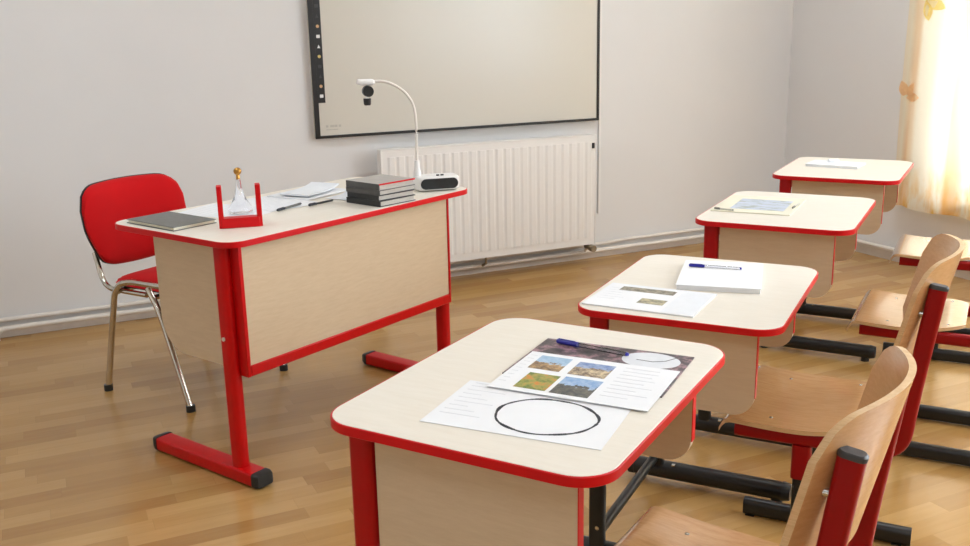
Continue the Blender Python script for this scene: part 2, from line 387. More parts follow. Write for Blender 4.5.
# ------------------------------------------------------------------ heating pipes and radiator
def room_thing(name, label, cat, loc, group=None):
    return thing(name, label, cat, RM @ Vector(loc), ROOM_A, group)
m = MB(); m.tube(filletpath([(-2.47, -0.05, 0.0), (-2.47, -0.05, 0.048), (-2.3, -0.05, 0.05), (-0.2, -0.05, 0.05), (0.62, -0.05, 0.05), (1.0, -0.05, 0.05), (XR - 0.06, -0.05, 0.05)], 0.04), 0.0125)
p = m.build('heating_pipe', M['pipe'], smooth=True); room(p); tag(p, 'white heating pipe low along whiteboard wall, bending into floor at far left', 'pipe', 'heating pipes')
m = MB(); m.tube(filletpath([(-2.62, -0.02, 0.0835), (-0.9, -0.024, 0.083), (0.55, -0.024, 0.083), (0.80, -0.024, 0.083), (0.92, -0.024, 0.09), (XR - 0.05, -0.024, 0.09)], 0.03), 0.011)
p = m.build('heating_pipe', M['pipe'], smooth=True); room(p); tag(p, 'upper grey-white heating pipe hugging the whiteboard wall just above skirting', 'pipe', 'heating pipes')
m = MB(); m.tube([(XR - 0.04, -0.09, 0.07), (XR - 0.04, -5.0, 0.07)], 0.012)
p = m.build('heating_pipe', M['pipe'], smooth=True); room(p); tag(p, 'white heating pipe low along the window wall under the curtain', 'pipe', 'heating pipes')

rad = room_thing('radiator', 'white ribbed panel radiator under the whiteboard', 'radiator', (-0.002, -0.125, 0.0))
RW, RZ0, RZ1 = 0.634, 0.118, 0.738
m = MB(); nf = 24; pts = []
pitch = (2 * RW - 0.05) / nf; x = -RW + 0.025
prof = [(-RW, -0.025)]
for k in range(nf):
    x0 = -RW + 0.025 + k * pitch
    prof += [(x0, -0.025), (x0 + pitch * 0.14, -0.025), (x0 + pitch * 0.36, -0.0295), (x0 + pitch * 0.86, -0.0295)]
prof += [(RW - 0.025, -0.025), (RW, -0.025)]
poly = prof + [(RW, -0.012), (-RW, -0.012)]
m.prism(poly, RZ0 + 0.04, RZ1 - 0.035)
m.box(-RW, RW, -0.0245, -0.012, RZ0, RZ0 + 0.04); m.box(-RW, RW, -0.0245, -0.012, RZ1 - 0.035, RZ1 - 0.002)
m.build('front_panel', M['white'], rad)
m = MB(); m.box(-RW, RW, 0.012, 0.03, RZ0, RZ1 - 0.01); m.build('rear_panel', M['white'], rad)
m = MB(); m.box(-RW, RW, -0.0265, 0.03, RZ1 - 0.002, RZ1 + 0.006); m.build('top_grille', M['white'], rad, bevel=0.002)
for sx in (-1, 1):
    m = MB(); m.box(sx * RW - 0.004, sx * RW + 0.004, -0.027, 0.03, RZ0, RZ1 + 0.004); m.build('side_cover', M['white'], rad, bevel=0.002)
for sx in (-0.45, 0.45):
    m = MB(); m.box(sx - 0.015, sx + 0.015, 0.03, 0.124, 0.2, 0.66); m.build('wall_bracket', M['white'], rad)
m = MB(); m.tube(filletpath([(0.6, 0.0, RZ0 + 0.01), (0.6, 0.0, 0.095), (0.6, 0.03, 0.07)], 0.012), 0.009); m.build('pipe_stub', M['pipe'], rad, smooth=True)
m = MB(); m.cyl((0.6, 0.0, 0.1), 0.014, -0.02, 0.07, 16, Matrix.Rotation(PI / 2, 4, 'X')); m.cyl((0.6, 0.0, 0.1), 0.019, 0.03, 0.068, 16, Matrix.Rotation(PI / 2, 4, 'X'))
m.build('valve', M['valve'], rad, smooth=True)
m = MB(); m.tube([(-0.05, 0.0, RZ0 + 0.005), (-0.05, 0.0, 0.08), (-0.05, 0.04, 0.06)], 0.008); m.build('pipe_stub', M['valve'], rad, smooth=True)
m = MB(); m.cyl((RW - 0.02, -0.03, RZ1 - 0.07), 0.008, 0, 0.03, 12); m.build('air_vent', M['grey_cap'], rad, smooth=True)
# ------------------------------------------------------------------ cable duct
m = MB(); m.box(0.737, 0.751, -0.012, -0.0005, 0.262, ZC - 0.02)
p = m.build('cable_duct', M['white'], bevel=0.002); room(p); tag(p, 'thin white vertical cable duct at right edge of whiteboard', 'cable duct')

# ------------------------------------------------------------------ whiteboard
wb = room_thing('whiteboard', 'large glossy whiteboard with thin black frame above the radiator', 'whiteboard', (0, -0.0005, 0.0))
BX0, BX1, BZ0, BZ1 = -0.936, 0.722, 0.808, 2.02
m = MB(); m.box(BX0 + 0.004, BX1 - 0.004, -0.03, 0, BZ0 + 0.004, BZ1 - 0.004); m.build('writing_surface', M['board'], wb)
m = MB(); fwd = 0.014
for (a, b, c, d) in ((BX0, BX0 + fwd + 0.012, BZ0, BZ1), (BX1 - fwd, BX1, BZ0, BZ1), (BX0, BX1, BZ0, BZ0 + fwd), (BX0, BX1, BZ1 - fwd, BZ1)):
    m.box(a, b, -0.038, -0.0302, c, d)
m.build('frame', M['board_frame'], wb, bevel=0.002)
sx = BX0 + 0.026
m = MB(); m.box(sx, sx + 0.036, -0.0335, -0.0301, 0.985, 1.93); strip = m.build('icon_strip', M['board_frame'], wb)
icm = [M['white'], M['leaf_y'], M['grey_cap'], M['leaf_o']]
for k in range(19):
    z = 1.01 + k * 0.048
    m = MB(); r = 0.009
    if k % 3 == 0: m.prism(rrect(sx + 0.009, sx + 0.027, z, z + 0.016, 0.003, 3), 0.0337, 0.0345, RX)
    elif k % 3 == 1: m.cyl((sx + 0.018, 0, z + 0.008), 0.008, 0.0337, 0.0345, 14, RX)
    else: m.prism([(sx + 0.01, z), (sx + 0.026, z), (sx + 0.018, z + 0.016)], 0.0337, 0.0345, RX)
    m.build('touch_icon', icm[(k * 7 + k // 3) % 4], strip)
m = MB()
for k, wd_ in enumerate((0.012, 0.02, 0.015, 0.012)): 
    x0 = BX0 + 0.058 + k * 0.022; m.box(x0, x0 + min(wd_, 0.02), -0.0308, -0.0301, 0.862, 0.873)
m.box(BX0 + 0.058, BX0 + 0.12, -0.0308, -0.0301, 0.848, 0.852)
m.build('logo_print', M['logo'], wb)

# ------------------------------------------------------------------ curtain
CX = XR - 0.11
def cur(u, v, o):
    y = -0.975 - u * 1.80; z = 0.335 + v * 2.18
    top = 1 - 0.25 * (1 - v)
    fold = 0.026 * min(1, 0.35 + u * 5) * math.sin(u * 62 + 0.6 * math.sin(u * 17)) * (0.6 + 0.4 * v) + 0.012 * math.sin(u * 23 + 1.3 + v * 0.8)
    return Vector((CX + fold, y + 0.012 * math.sin(v * 5 + u * 20), z + 0.006 * math.sin(u * 40) * (1 - v)))
m = MB(); m.grid(cur, 260, 24)
cu = m.build('curtain', M['curtain'], smooth=True, angle=180); room(cu)
tag(cu, 'sheer white curtain with orange leaf prints hanging before bright window', 'curtain')
def leaf(u0, v0, size, rot, mat):
    mb = MB()
    for da in (-0.9, 0.0, 0.9):
        a = rot + da; pts = []
        for s_ in (1, -1):
            for k in range(7):
                t = k / 6 if s_ == 1 else 1 - k / 6
                pts.append((t, s_ * 0.26 * math.sin(PI * t)))
        vs = []
        for (t, w) in pts:
            dy = size * (t * math.cos(a) - w * math.sin(a)); dz = size * (t * math.sin(a) + w * math.cos(a))
            q = cur(u0 + dy / 1.75, v0 + dz / 2.2, 0); q.x -= 0.004; vs.append(mb.bm.verts.new(q))
        uniq = vs
        bmesh.ops.remove_doubles(mb.bm, verts=mb.bm.verts, dist=1e-6)
        vv = [v for v in uniq if v.is_valid]
        mb._f(vv)
    mb.build('leaf_print', mat, cu)
leaf(0.018, 0.268, 0.10, 1.0, M['leaf_o']); leaf(0.062, 0.50, 0.11, -0.4, M['leaf_y'])
leaf(0.27, 0.40, 0.10, 2.0, M['leaf_o']); leaf(0.42, 0.22, 0.09, 0.4, M['leaf_y']); leaf(0.6, 0.33, 0.1, 1.2, M['leaf_o'])
m = MB(); m.tube([(CX, -0.95, 2.53), (CX, -2.9, 2.53)], 0.014)
p = m.build('curtain_rail', M['steel'], smooth=True); room(p); tag(p, 'metal rail carrying the sheer curtain above the window', 'rail')
for k in (-1.1, -2.7):
    MB().tube([(CX, k, 2.545), (CX, k, 2.56), (XR, k, 2.56)], 0.007).build('rail_bracket', M['steel'], p, smooth=True)

# assumed lamp fixtures, added out of view to go with the fill lights
for q, (lx, ly) in enumerate(((-2.4, -1.7), (0.75, -1.7), (-2.4, -5.0), (0.75, -5.0))):
    t = room_thing('added_ceiling_light', 'added white ceiling lamp with long diffuser, unseen, for fill light', 'lamp', (lx, ly, ZC), 'added ceiling lamps')
    MB().box(-0.6, 0.6, -0.27, 0.27, -0.06, 0).build('housing', M['white'], t)
    MB().box(-0.57, 0.57, -0.24, 0.24, -0.075, -0.0605).build('diffuser', M['white'], t)

# ------------------------------------------------------------------ student desks
DW, DD = 0.6129, 0.4770
DESKS = [(0.09226, 1.51016, -0.52027, 0.7474), (0.54821, 2.30555, -0.46867, 0.6863), (0.99908, 3.07703, -0.49394, 0.7337), (1.49774, 3.92789, -0.50773, 0.7382)]
DLAB = ['cream student desk nearest the viewer, holding photo sheets and a drawn circle',
        'red-edged cream student desk second from the viewer, holding a white booklet',
        'cream student desk with red edge, second from the curtain, holding a pale map sheet',
        'cream student desk with red edge farthest back, beside the curtain']
def edge_slab(root, x0, x1, y0, y1, r, z0, z1, mtop, mband, name='tabletop'):
    e = 0.003
    o = MB().prism(rrect(x0 + e, x1 - e, y0 + e, y1 - e, max(r - e, 0.004), 10), z0 + 0.0005, z1).build(name, mtop, root, bevel=0.0008, seg=1)
    b = MB().ring(rrect(x0, x1, y0, y1, r, 10), rrect(x0 + e, x1 - e, y0 + e, y1 - e, max(r - e, 0.004), 10), z0, z1 - 0.0006, 0.0012)
    b.build('edge_band', mband, root, smooth=True)
def panel_part(root, x0, x1, z0, z1, y, rr, mat, name='side_panel', thick=0.018):
    # a board in the x-z plane, rounded at the lower rear corner, with a thin red edging
    e = 0.002
    out = rrect(x0, x1, z0, z1, (rr, 0.002, 0.002, 0.002), 8); inn = rrect(x0 + e, x1 - e, z0 + e, z1 - e, (max(rr - e, 0.002), 0.001, 0.001, 0.001), 8)
    o = MB().prism(out, -y - thick / 2, -y + thick / 2, RX).build(name, mat, root)
    MB().box(x1 + 0.0001, x1 + 0.0016, y - thick / 2 + 0.0003, y + thick / 2 - 0.0003, z0 + rr * 0.9, z1).build('panel_edging', M['red'], o)
    return o
def student_desk(i):
    x, y, a, h = DESKS[i]; zt = h - 0.0165
    t = thing('student_desk', DLAB[i], 'desk', (x, y, 0), a, 'student desks in a row')
    edge_slab(t, -DD / 2, DD / 2, -DW / 2, DW / 2, 0.062, zt, h, M['cream'], M['red'])
    yy = 0.256
    for s in (-1, 1):
        # upright: red outer tube, black inner tube
        px = -0.184
        leg = MB().prism([(q[0] + px, q[1] + s * yy) for q in oval(0.046, 0.030)], 0.26, zt).build('leg', M['desk_red_shaded'], t, smooth=True)
        MB().prism([(q[0] + px, q[1] + s * yy) for q in oval(0.042, 0.024)], 0.05, 0.262).build('inner_tube', M['black'], leg, smooth=True)
        MB().cyl((px + 0.004, s * yy - 0.011, 0.112), 0.0055, 0, 0.004, 12, RX).build('bolt', M['steel'], leg, smooth=True)
        panel_part(t, -0.156, 0.184, zt - 0.203, zt - 0.001, s * yy, 0.05, M['panel'])
        MB().sweep([(-0.255, s * yy + 0.008, 0.040), (0.185, s * yy + 0.008, 0.040)], oval(0.050, 0.050)).build('foot', M['black'], t, smooth=True)
        for e0, e1 in ((-0.272, -0.25), (0.18, 0.202)):
            MB().sweep([(e0, s * yy + 0.008, 0.040), (e0 + 0.005, s * yy + 0.008, 0.040), (e1, s * yy + 0.008, 0.040)], oval(0.053, 0.053), scales=[0.8, 1, 1] if e0 < 0 else [1, 1, 0.85]).build('foot_cap', M['plastic'], t, smooth=True)
        for e0 in (-0.235, 0.165):
            MB().cyl((e0, s * yy + 0.008, 0), 0.016, 0, 0.017, 14).build('foot_pad', M['plastic'], t, smooth=True)
    MB().tube([(-0.19, -yy + 0.02, 0.078), (-0.19, yy - 0.005, 0.078)], 0.0135).build('stretcher', M['black'], t, smooth=True)
    for s in (-1, 1):
        MB().box(-0.135, -0.125, s * yy - 0.016, s * yy - 0.004, 0.0642, 0.0685).build('mounting_plate', M['steel'], t)
    MB().box(-0.20, -0.17, -yy + 0.015, yy - 0.015, zt - 0.045, zt - 0.015).build('top_rail', M['red_metal'], t, bevel=0.003)
    return t
for i in range(4): student_desk(i)

def dpos(i, u, v, z):
    x, y, a, h = DESKS[i]; c, s = math.cos(a), math.sin(a)
    return Vector((x + u * c - v * s, y + u * s + v * c, z))

# ------------------------------------------------------------------ student chairs
CHAIRS = [(0, 0.106, 0.045, -0.05), (1, 0.112, 0.0, 0.0), (2, 0.245, 0.03, 0.0), (3, 0.230, 0.04, 0.03)]
CLAB = ['plywood school chair with red frame nearest the viewer, behind the photo-sheet desk',
        'beech plywood school chair with red frame behind the desk holding the white booklet',
        'beech plywood school chair with glare on its seat, behind the desk with the map sheet',
        'beech plywood school chair farthest back below the curtain, partly out of view']
def chair_back_x(y, z): return 0.443 - 0.064 * (abs(y) / 0.2) ** 2 + 0.23 * (z - 0.81)
def student_chair(i):
    d, u0, v0, yaw = CHAIRS[i]
    p = dpos(d, u0, v0, 0); a = DESKS[d][2] + yaw
    t = thing('school_chair', CLAB[i], 'chair', p, a, 'school chairs')
    # seat: moulded plywood with a rolled front edge
    def seat(u, v, o):
        X = -0.028 + 0.335 * u; k = v * 2 - 1
        hw = 0.2 * (1 - 0.06 * u)
        e = max(0, (u - 0.60) / 0.4); hw *= 1 - 0.10 * e - 0.22 * e ** 4
        f = max(0, (0.10 - u) / 0.10); hw *= 1 - 0.10 * f * f
        Y = hw * k
        z = 0.419 - 0.034 * f ** 2 - 0.010 * math.sin(min(1, max(0, (u - 0.15) / 0.7)) * PI) * (1 - 0.4 * k * k) + 0.006 * max(0, u - 0.75) / 0.25
        return Vector((X + 0.006 * f, Y, z + (0.0 if o else 0.0105)))
    m = MB(); m.mi = 0; m.grid(seat, 30, 18, thick=1)
    st = m.build('seat', [M['ply'], M['ply_edge']], t, smooth=True, angle=50)
    for rx, ry in ((0.09, -0.14), (0.09, 0.14), (0.26, -0.14), (0.26, 0.14)):
        zz = seat((rx + 0.028) / 0.335, 0.5 + ry / 0.4, 0).z
        MB().lathe([(0, 0.0015), (0.0035, 0.001), (0.005, 0)], (rx, ry, zz), 12).build('rivet', M['steel'], st, smooth=True)
    # backrest
    def back(u, v, o):
        k = v * 2 - 1; z0, z1 = 0.585, 0.838
        r = 0.055; Y = 0.2 * k; ay = 0.2 - abs(Y)
        top = z1 - 0.010 * k * k - (r - math.sqrt(max(0, r * r - (r - ay) ** 2)) if ay < r else 0)
        bot = z0 + 0.012 * k * k + (0.6 * (r - math.sqrt(max(0, r * r - (r - ay) ** 2))) if ay < r else 0)
        z = bot + (top - bot) * u
        return Vector((chair_back_x(Y, z) + (0.0105 if o else 0.0), Y, z))
    m = MB(); m.grid(back, 14, 28, thick=1); m.build('backrest', [M['ply_back'], M['ply_edge']], t, smooth=True, angle=50)
    for s in (-1, 1):
        yy = s * 0.168
        pth = filletpath([(0.015, yy, 0.397), (0.374, yy, 0.397), (0.387, yy, 0.54), (0.418, yy, 0.779)], 0.055, 8)
        MB().sweep(pth, oval(0.023, 0.037)).build('side_tube', M['dark_red'], t, smooth=True)
        d_ = (Vector(pth[-1]) - Vector(pth[-2])).normalized()
        e = Vector(pth[-1])
        MB().sweep([e - d_ * 0.002, e + d_ * 0.004, e + d_ * 0.007], oval(0.0245, 0.0385), scales=[1, 1, 0.85]).build('tube_cap', M['grey_cap'], t, smooth=True)
        lg = MB().prism([(q[0] + 0.168, q[1] + yy) for q in oval(0.044, 0.026)], 0.297, 0.380).build('leg', M['dark_red'], t, smooth=True)
        MB().prism([(q[0] + 0.168, q[1] + yy) for q in oval(0.034, 0.018)], 0.04, 0.299).build('inner_tube', M['black'], lg, smooth=True)
        MB().cyl((0.168, yy - 0.009, 0.20), 0.005, 0, 0.010, 10, RX).build('bolt', M['steel'], lg, smooth=True)
        MB().sweep([(-0.018, yy, 0.0265), (0.408, yy, 0.0265)], oval(0.036, 0.047)).build('runner', M['black'], t, smooth=True)
        for e0 in (0.0, 0.375):
            MB().box(e0 - 0.012, e0 + 0.012, yy - 0.012, yy + 0.012, 0, 0.0035).build('runner_pad', M['plastic'], t)
        MB().cyl((chair_back_x(0.168, 0.72) + 0.012, yy, 0.72), 0.006, -0.004, 0.004, 12, RY90).build('rivet', M['steel'], t, smooth=True)
    MB().tube([(0.168, -0.168, 0.36), (0.168, 0.168, 0.36)], 0.011).build('cross_tube', M['dark_red'], t, smooth=True)
    return t
for i in range(4): student_chair(i)

# ------------------------------------------------------------------ teacher's desk
TX, TY, TA, TW, TD, TH = -0.70466, 2.57923, 0.92749, 1.118, 0.5916, 0.76
def tpos(u, v, z=TH):
    c, s = math.cos(TA), math.sin(TA); return Vector((TX + u * c - v * s, TY + u * s + v * c, z))
def tl(u, v): return (u - TW / 2, v - TD / 2)
td = thing('teacher_desk', 'large cream teacher desk with red edge and red legs facing the pupils', 'desk', tpos(TW / 2, TD / 2, 0), TA)
hx, hy = TW / 2, TD / 2; zt = TH - 0.0185
edge_slab(td, -hx, hx, -hy, hy, 0.062, zt, TH, M['cream'], M['red'])
for s in (-1, 1):
    xx = s * (hx - 0.056) if s < 0 else hx - 0.072; py = -hy + 0.108
    leg = MB().prism([(q[0] + xx, q[1] + py) for q in oval(0.042, 0.052)], 0.045, zt).build('leg', M['red_metal'], td, smooth=True)
    MB().cyl((xx - 0.022, py + 0.0, 0.455), 0.006, -0.003, 0.003, 12, RY90).build('bolt', M['cream'], leg, smooth=True)
    MB().sweep([(xx, -hy + 0.02, 0.026), (xx, hy - 0.09, 0.026)], rrect(-0.031, 0.031, -0.021, 0.021, 0.007, 4)).build('foot', M['red_metal'], td, smooth=True)
    for e0, e1, sc in ((-hy - 0.002, -hy + 0.026, (0.86, 1, 1)), (hy - 0.096, hy - 0.07, (1, 1, 0.8))):
        MB().sweep([(xx, e0, 0.0265), (xx, e0 + 0.012, 0.0265), (xx, e1, 0.0265)], rrect(-0.0325, 0.0325, -0.0225, 0.0225, 0.009, 4), scales=sc).build('foot_cap', M['plastic'], td, smooth=True)
    for e0 in (-hy + 0.03, hy - 0.11):
        MB().cyl((xx, e0, 0), 0.018, 0, 0.006, 14).build('foot_pad', M['plastic'], td, smooth=True)
    # side panel, lower rear corner rounded
    y0, y1 = -hy + 0.1345, -hy + 0.425; z0, z1 = 0.365, zt - 0.001; rr = 0.11
    out = rrect(y0, y1, z0, z1, (rr, 0.002, 0.002, 0.002), 10)
    MY = Matrix(((0, 0, 1, 0), (1, 0, 0, 0), (0, 1, 0, 0), (0, 0, 0, 1)))
    MB().prism(out, xx - 0.009, xx + 0.009, MY).build('side_panel', M['panel'], td, bevel=0.001, seg=1)
# modesty panel between the legs
m = MB(); m.box(-hx + 0.077, hx - 0.103, -hy + 0.05, -hy + 0.068, 0.372, zt - 0.001); m.build('front_panel', M['panel'], td)
m = MB(); m.box(-hx + 0.077, hx - 0.103, -hy + 0.046, -hy + 0.069, 0.338, 0.3715); m.build('bottom_rail', M['red_metal'], td, bevel=0.003)
for a_, b_ in ((-hx + 0.063, -hx + 0.0768), (hx - 0.1028, hx - 0.093)):
    m = MB(); m.box(a_, b_, -hy + 0.046, -hy + 0.0815, 0.338, zt - 0.001); m.build('panel_post', M['red_metal'], td, bevel=0.002)
m = MB(); m.box(-hx + 0.16, hx - 0.16, hy - 0.2, hy - 0.17, zt - 0.04, zt - 0.001); m.build('support_rail', M['red_metal'], td, bevel=0.003)

# ------------------------------------------------------------------ red upholstered chair
rc = thing('upholstered_chair', 'red fabric chair with chrome legs behind the teacher desk', 'chair', tpos(0.527, 0.943, 0), TA + 0.10)
# local: -y faces the desk; origin at the middle of the four feet
m = MB()
def cushion(mb, f, nu=22, nv=22): mb.grid(f, nu, nv)
def squir(k, p=4): return (1 - abs(k) ** p) ** (1 / p)
def pad(u, v, o):
    a = (u * 2 - 1); b = (v * 2 - 1)
    rx = 0.214; ry = 0.21
    x = a * rx * (1 - 0.12 * abs(b) ** 6); y = b * ry * (1 - 0.10 * abs(a) ** 6) - 0.005
    edge = max(abs(a), abs(b)); z = 0.424 + (0.030 * (1 - edge ** 5) if o == 0 else -0.0)
    return Vector((x, y, z + (0.006 * (1 - edge ** 4) if o == 0 else 0) - 0.010 * max(0, -b) ** 3))
m.grid(pad, 24, 24, thick=0); m.build('seat', M['fabric'], rc, smooth=True, angle=70)
m = MB(); m.prism(rrect(-0.20, 0.20, -0.20, 0.19, 0.05), 0.413, 0.4235); m.build('seat_shell', M['plastic'], rc, bevel=0.003)
# backrest
def bk(u, v, o):
    a = u * 2 - 1; b = v * 2 - 1
    hw = 0.236 * (1 - 0.15 * (b < 0) * abs(b) ** 1.5)
    r = 0.09; x = a * hw - 0.016
    zc, hh = 0.636, 0.143
    ax = hw - abs(a * hw); cut = (r - math.sqrt(max(0, r * r - (r - ax) ** 2))) if ax < r else 0
    z = zc + b * (hh - cut * (0.9 if b > 0 else 0.3)) - (0.022 * (1 - a * a) if b < -0.0 else 0) * -b + (0.012 * (1 - a * a) * b if b > 0 else 0)
    y = 0.268 + 0.16 * (z - 0.62) - 0.035 * a * a
    edge = max(abs(a), abs(b)); puff = 0.022 * (1 - edge ** 6)
    return Vector((x, y - puff - 0.012 if o == 0 else y + 0.0, z))
m = MB(); m.grid(bk, 26, 22, thick=0); m.build('backrest', M['fabric'], rc, smooth=True, angle=70)
def bks(u, v, o):
    q = bk(u, v, 1); q.y += 0.0005 if o == 0 else 0.016 * (1 - 0.5 * max(abs(u * 2 - 1), abs(v * 2 - 1)) ** 8)
    q.x *= 1.012; q.z = 0.636 + (q.z - 0.636) * 1.016; return q
m = MB(); m.grid(bks, 26, 22, thick=0); m.build('back_shell', M['plastic'], rc, smooth=True, angle=70)
ov = oval(0.016, 0.030)
for s in (-1, 1):
    # back leg, seat rail and arm up to the backrest in one bent tube; front leg in another
    m = MB(); m.tube(filletpath([(s * 0.245, 0.225, 0.012), (s * 0.232, 0.135, 0.42), (s * 0.232, 0.06, 0.452), (s * 0.232, -0.18, 0.452), (s * 0.238, -0.215, 0.40)], 0.05), 0.0115, seg=14)
    m.build('leg', M['chrome'], rc, smooth=True)
    m = MB(); m.tube(filletpath([(s * 0.245, -0.225, 0.012), (s * 0.238, -0.10, 0.37), (s * 0.234, -0.05, 0.438)], 0.05), 0.0115, seg=14)
    m.build('leg', M['chrome'], rc, smooth=True)
    m = MB(); m.tube(filletpath([(s * 0.216, -0.02, 0.404), (s * 0.216, 0.215, 0.404), (s * 0.184 - 0.012, 0.276, 0.53)], 0.06), 0.010, seg=14)
    m.build('back_support', M['chrome'], rc, smooth=True)
    for yy in (-0.2255, 0.2255):
        m = MB(); m.cyl((s * 0.245, yy, 0), 0.0165, 0, 0.024, 16); m.build('foot_cap', M['plastic'], rc, smooth=True)
m = MB(); m.tube([(-0.232, -0.06, 0.400), (0.232, -0.06, 0.400)], 0.010); m.tube([(-0.232, 0.13, 0.402), (0.232, 0.13, 0.402)], 0.010); m.build('cross_tube', M['chrome'], rc, smooth=True)
for s in (-1, 1):
    m = MB(); m.cyl((s * 0.232, -0.2, 0.405), 0.014, -0.012, 0.012, 14, RY90); m.build('end_plug', M['plastic'], rc, smooth=True)

# ------------------------------------------------------------------ things on the teacher's desk
Z = TH + 0.0004
def sheet(name, label, cat, c, w, d, rot, th, mat, group=None, curl=0.0, lines=0, seed=0):
    rnd = random.Random(seed)
    m = MB()
    def f(u, v, o):
        x = (u - 0.5) * w; y = (v - 0.5) * d
        z = 0.7 * curl * (max(0, u * 2 - 1.1) ** 2 + max(0, 0.2 - v) ** 2)
        return Vector((x, y, z + (th if o == 0 else 0)))
    m.grid(f, 12, 12, thick=0)
    o = m.build(name, mat, None, loc=c, rotz=rot, smooth=True, angle=30); tag(o, label, cat, group)
    if lines:
        g = MB()
        for k in range(lines):
            y = d * (0.40 - 0.8 * k / lines); x = -w * 0.42
            while x < w * 0.36:
                L = rnd.uniform(0.012, 0.04)
                z = f((x + L / 2) / w + 0.5, y / d + 0.5, 0).z
                g.box(x, min(x + L, w * 0.42), y - 0.0012, y + 0.0012, z + 0.0001, z + 0.0003); x += L + 0.006
        g.build('printed_text', M['print'], o)
    return o
# grey folder
fo = thing('folder', 'closed grey folder at the left end of the teacher desk', 'folder', tpos(0.104, 0.405, Z), TA - 0.02)
MB().box(-0.073, 0.073, -0.118, 0.118, 0.002, 0.010).build('page_block', M['map_paper'], fo)
MB().box(-0.077, 0.077, -0.122, 0.122, 0.0102, 0.0125).build('cover', M['folder'], fo, bevel=0.001)
MB().box(-0.077, 0.077, -0.122, 0.122, 0.0, 0.0018).build('back_cover', M['folder'], fo)
# red U-shaped stand
us = thing('red_stand', 'small red U-shaped desk stand in front of the glass cone', 'stand', tpos(0.182, 0.170, Z), TA - 0.66)
MB().box(-0.056, 0.056, -0.02, 0.02, 0, 0.030).build('base', M['red'], us, bevel=0.002)
for s in (-1, 1): MB().box(s * 0.056 - 0.0075, s * 0.056 + 0.0075, -0.018, 0.018, 0.0, 0.127).build('upright', M['red'], us, bevel=0.002)
# glass cone with gold ball
gc = thing('glass_ornament', 'clear glass cone ornament topped with a gold ball', 'ornament', tpos(0.325, 0.345, Z + 0.0022), TA)
MB().lathe([(0, 0), (0.036, 0), (0.039, 0.006), (0.037, 0.02), (0.026, 0.036), (0.015, 0.058), (0.009, 0.085), (0.0075, 0.108), (0, 0.108)], seg=36).build('body', M['glass'], gc, smooth=True)
MB().lathe([(0, 0.1085), (0.006, 0.109), (0.006, 0.121), (0.004, 0.124), (0, 0.124)], seg=20).build('collar', M['gold'], gc, smooth=True)
MB().lathe([(0.0125 * math.sin(PI * k / 12), 0.1345 - 0.0125 * math.cos(PI * k / 12)) for k in range(13)], seg=24).build('ball', M['gold'], gc, smooth=True)
# loose papers, an open exercise book and pens
PG = 'papers on the teacher desk'
sheet('paper_sheet', 'white sheet lying under the glass cone on teacher desk', 'paper', tpos(0.33, 0.41, Z), 0.21, 0.297, TA + 0.25, 0.0006, M['paper'], PG, 0, 9, 1)
sheet('paper_sheet', 'white sheet on teacher desk under the two dark pens', 'paper', tpos(0.52, 0.40, Z + 0.0008), 0.20, 0.28, TA - 0.2, 0.0006, M['paper'], PG, 0.0, 9, 2)
ex = sheet('exercise_book', 'white open exercise book at the rear edge of teacher desk', 'book', tpos(0.70, 0.43, Z + 0.0016), 0.22, 0.19, TA + 0.1, 0.004, M['paper'], None, 0.007, 9, 3)
sheet('paper_sheet', 'white sheet with lifted corner beside the stack of books', 'paper', tpos(0.745, 0.255, Z + 0.0016), 0.15, 0.12, TA + 0.1, 0.0006, M['paper_bl'], PG, 0.06, 6, 4)
sheet('plastic_sleeve', 'clear plastic sleeve of papers lying on teacher desk behind the books', 'sleeve', tpos(0.70, 0.42, Z + 0.0105), 0.19, 0.12, TA + 0.2, 0.006, M['paper_bl'], None, 0.022, 0, 5)
def pen(label, p, q, r, body, capm, clear=False, group=None):
    p = Vector(p); q = Vector(q); d = q - p; L = d.length
    t = thing('pen', label, 'pen', p, math.atan2(d.y, d.x), group)
    AX = Matrix.Rotation(PI / 2, 4, 'Y')
    MB().lathe([(0, 0), (r * 0.8, 0), (r, 0.003), (r, L * 0.3), (0, L * 0.3)], (0, 0, r), 14, AX).build('cap', capm, t, smooth=True)
    MB().lathe([(0, L * 0.3), (r * 0.82, L * 0.3), (r * 0.82, L * 0.97), (0, L * 0.97)], (0, 0, r), 14, AX).build('barrel', body, t, smooth=True)
    MB().lathe([(0, L * 0.97), (r * 0.82, L * 0.97), (r * 0.6, L), (0, L)], (0, 0, r), 14, AX).build('end_plug', capm, t, smooth=True)
    MB().box(L * 0.02, L * 0.26, -0.0015, 0.0015, r * 1.9, r * 2.15).build('clip', capm, t)
    return t
zp = Z + 0.0018
pen('dark pen lying across the papers near the red stand', tpos(0.40, 0.255, zp), tpos(0.53, 0.285, zp), 0.0045, M['folder'], M['ink'], group='pens')
pen('second dark pen on the papers, closer to the book stack', tpos(0.52, 0.235, zp), tpos(0.63, 0.235, zp), 0.0045, M['case_dk'], M['ink'], group='pens')
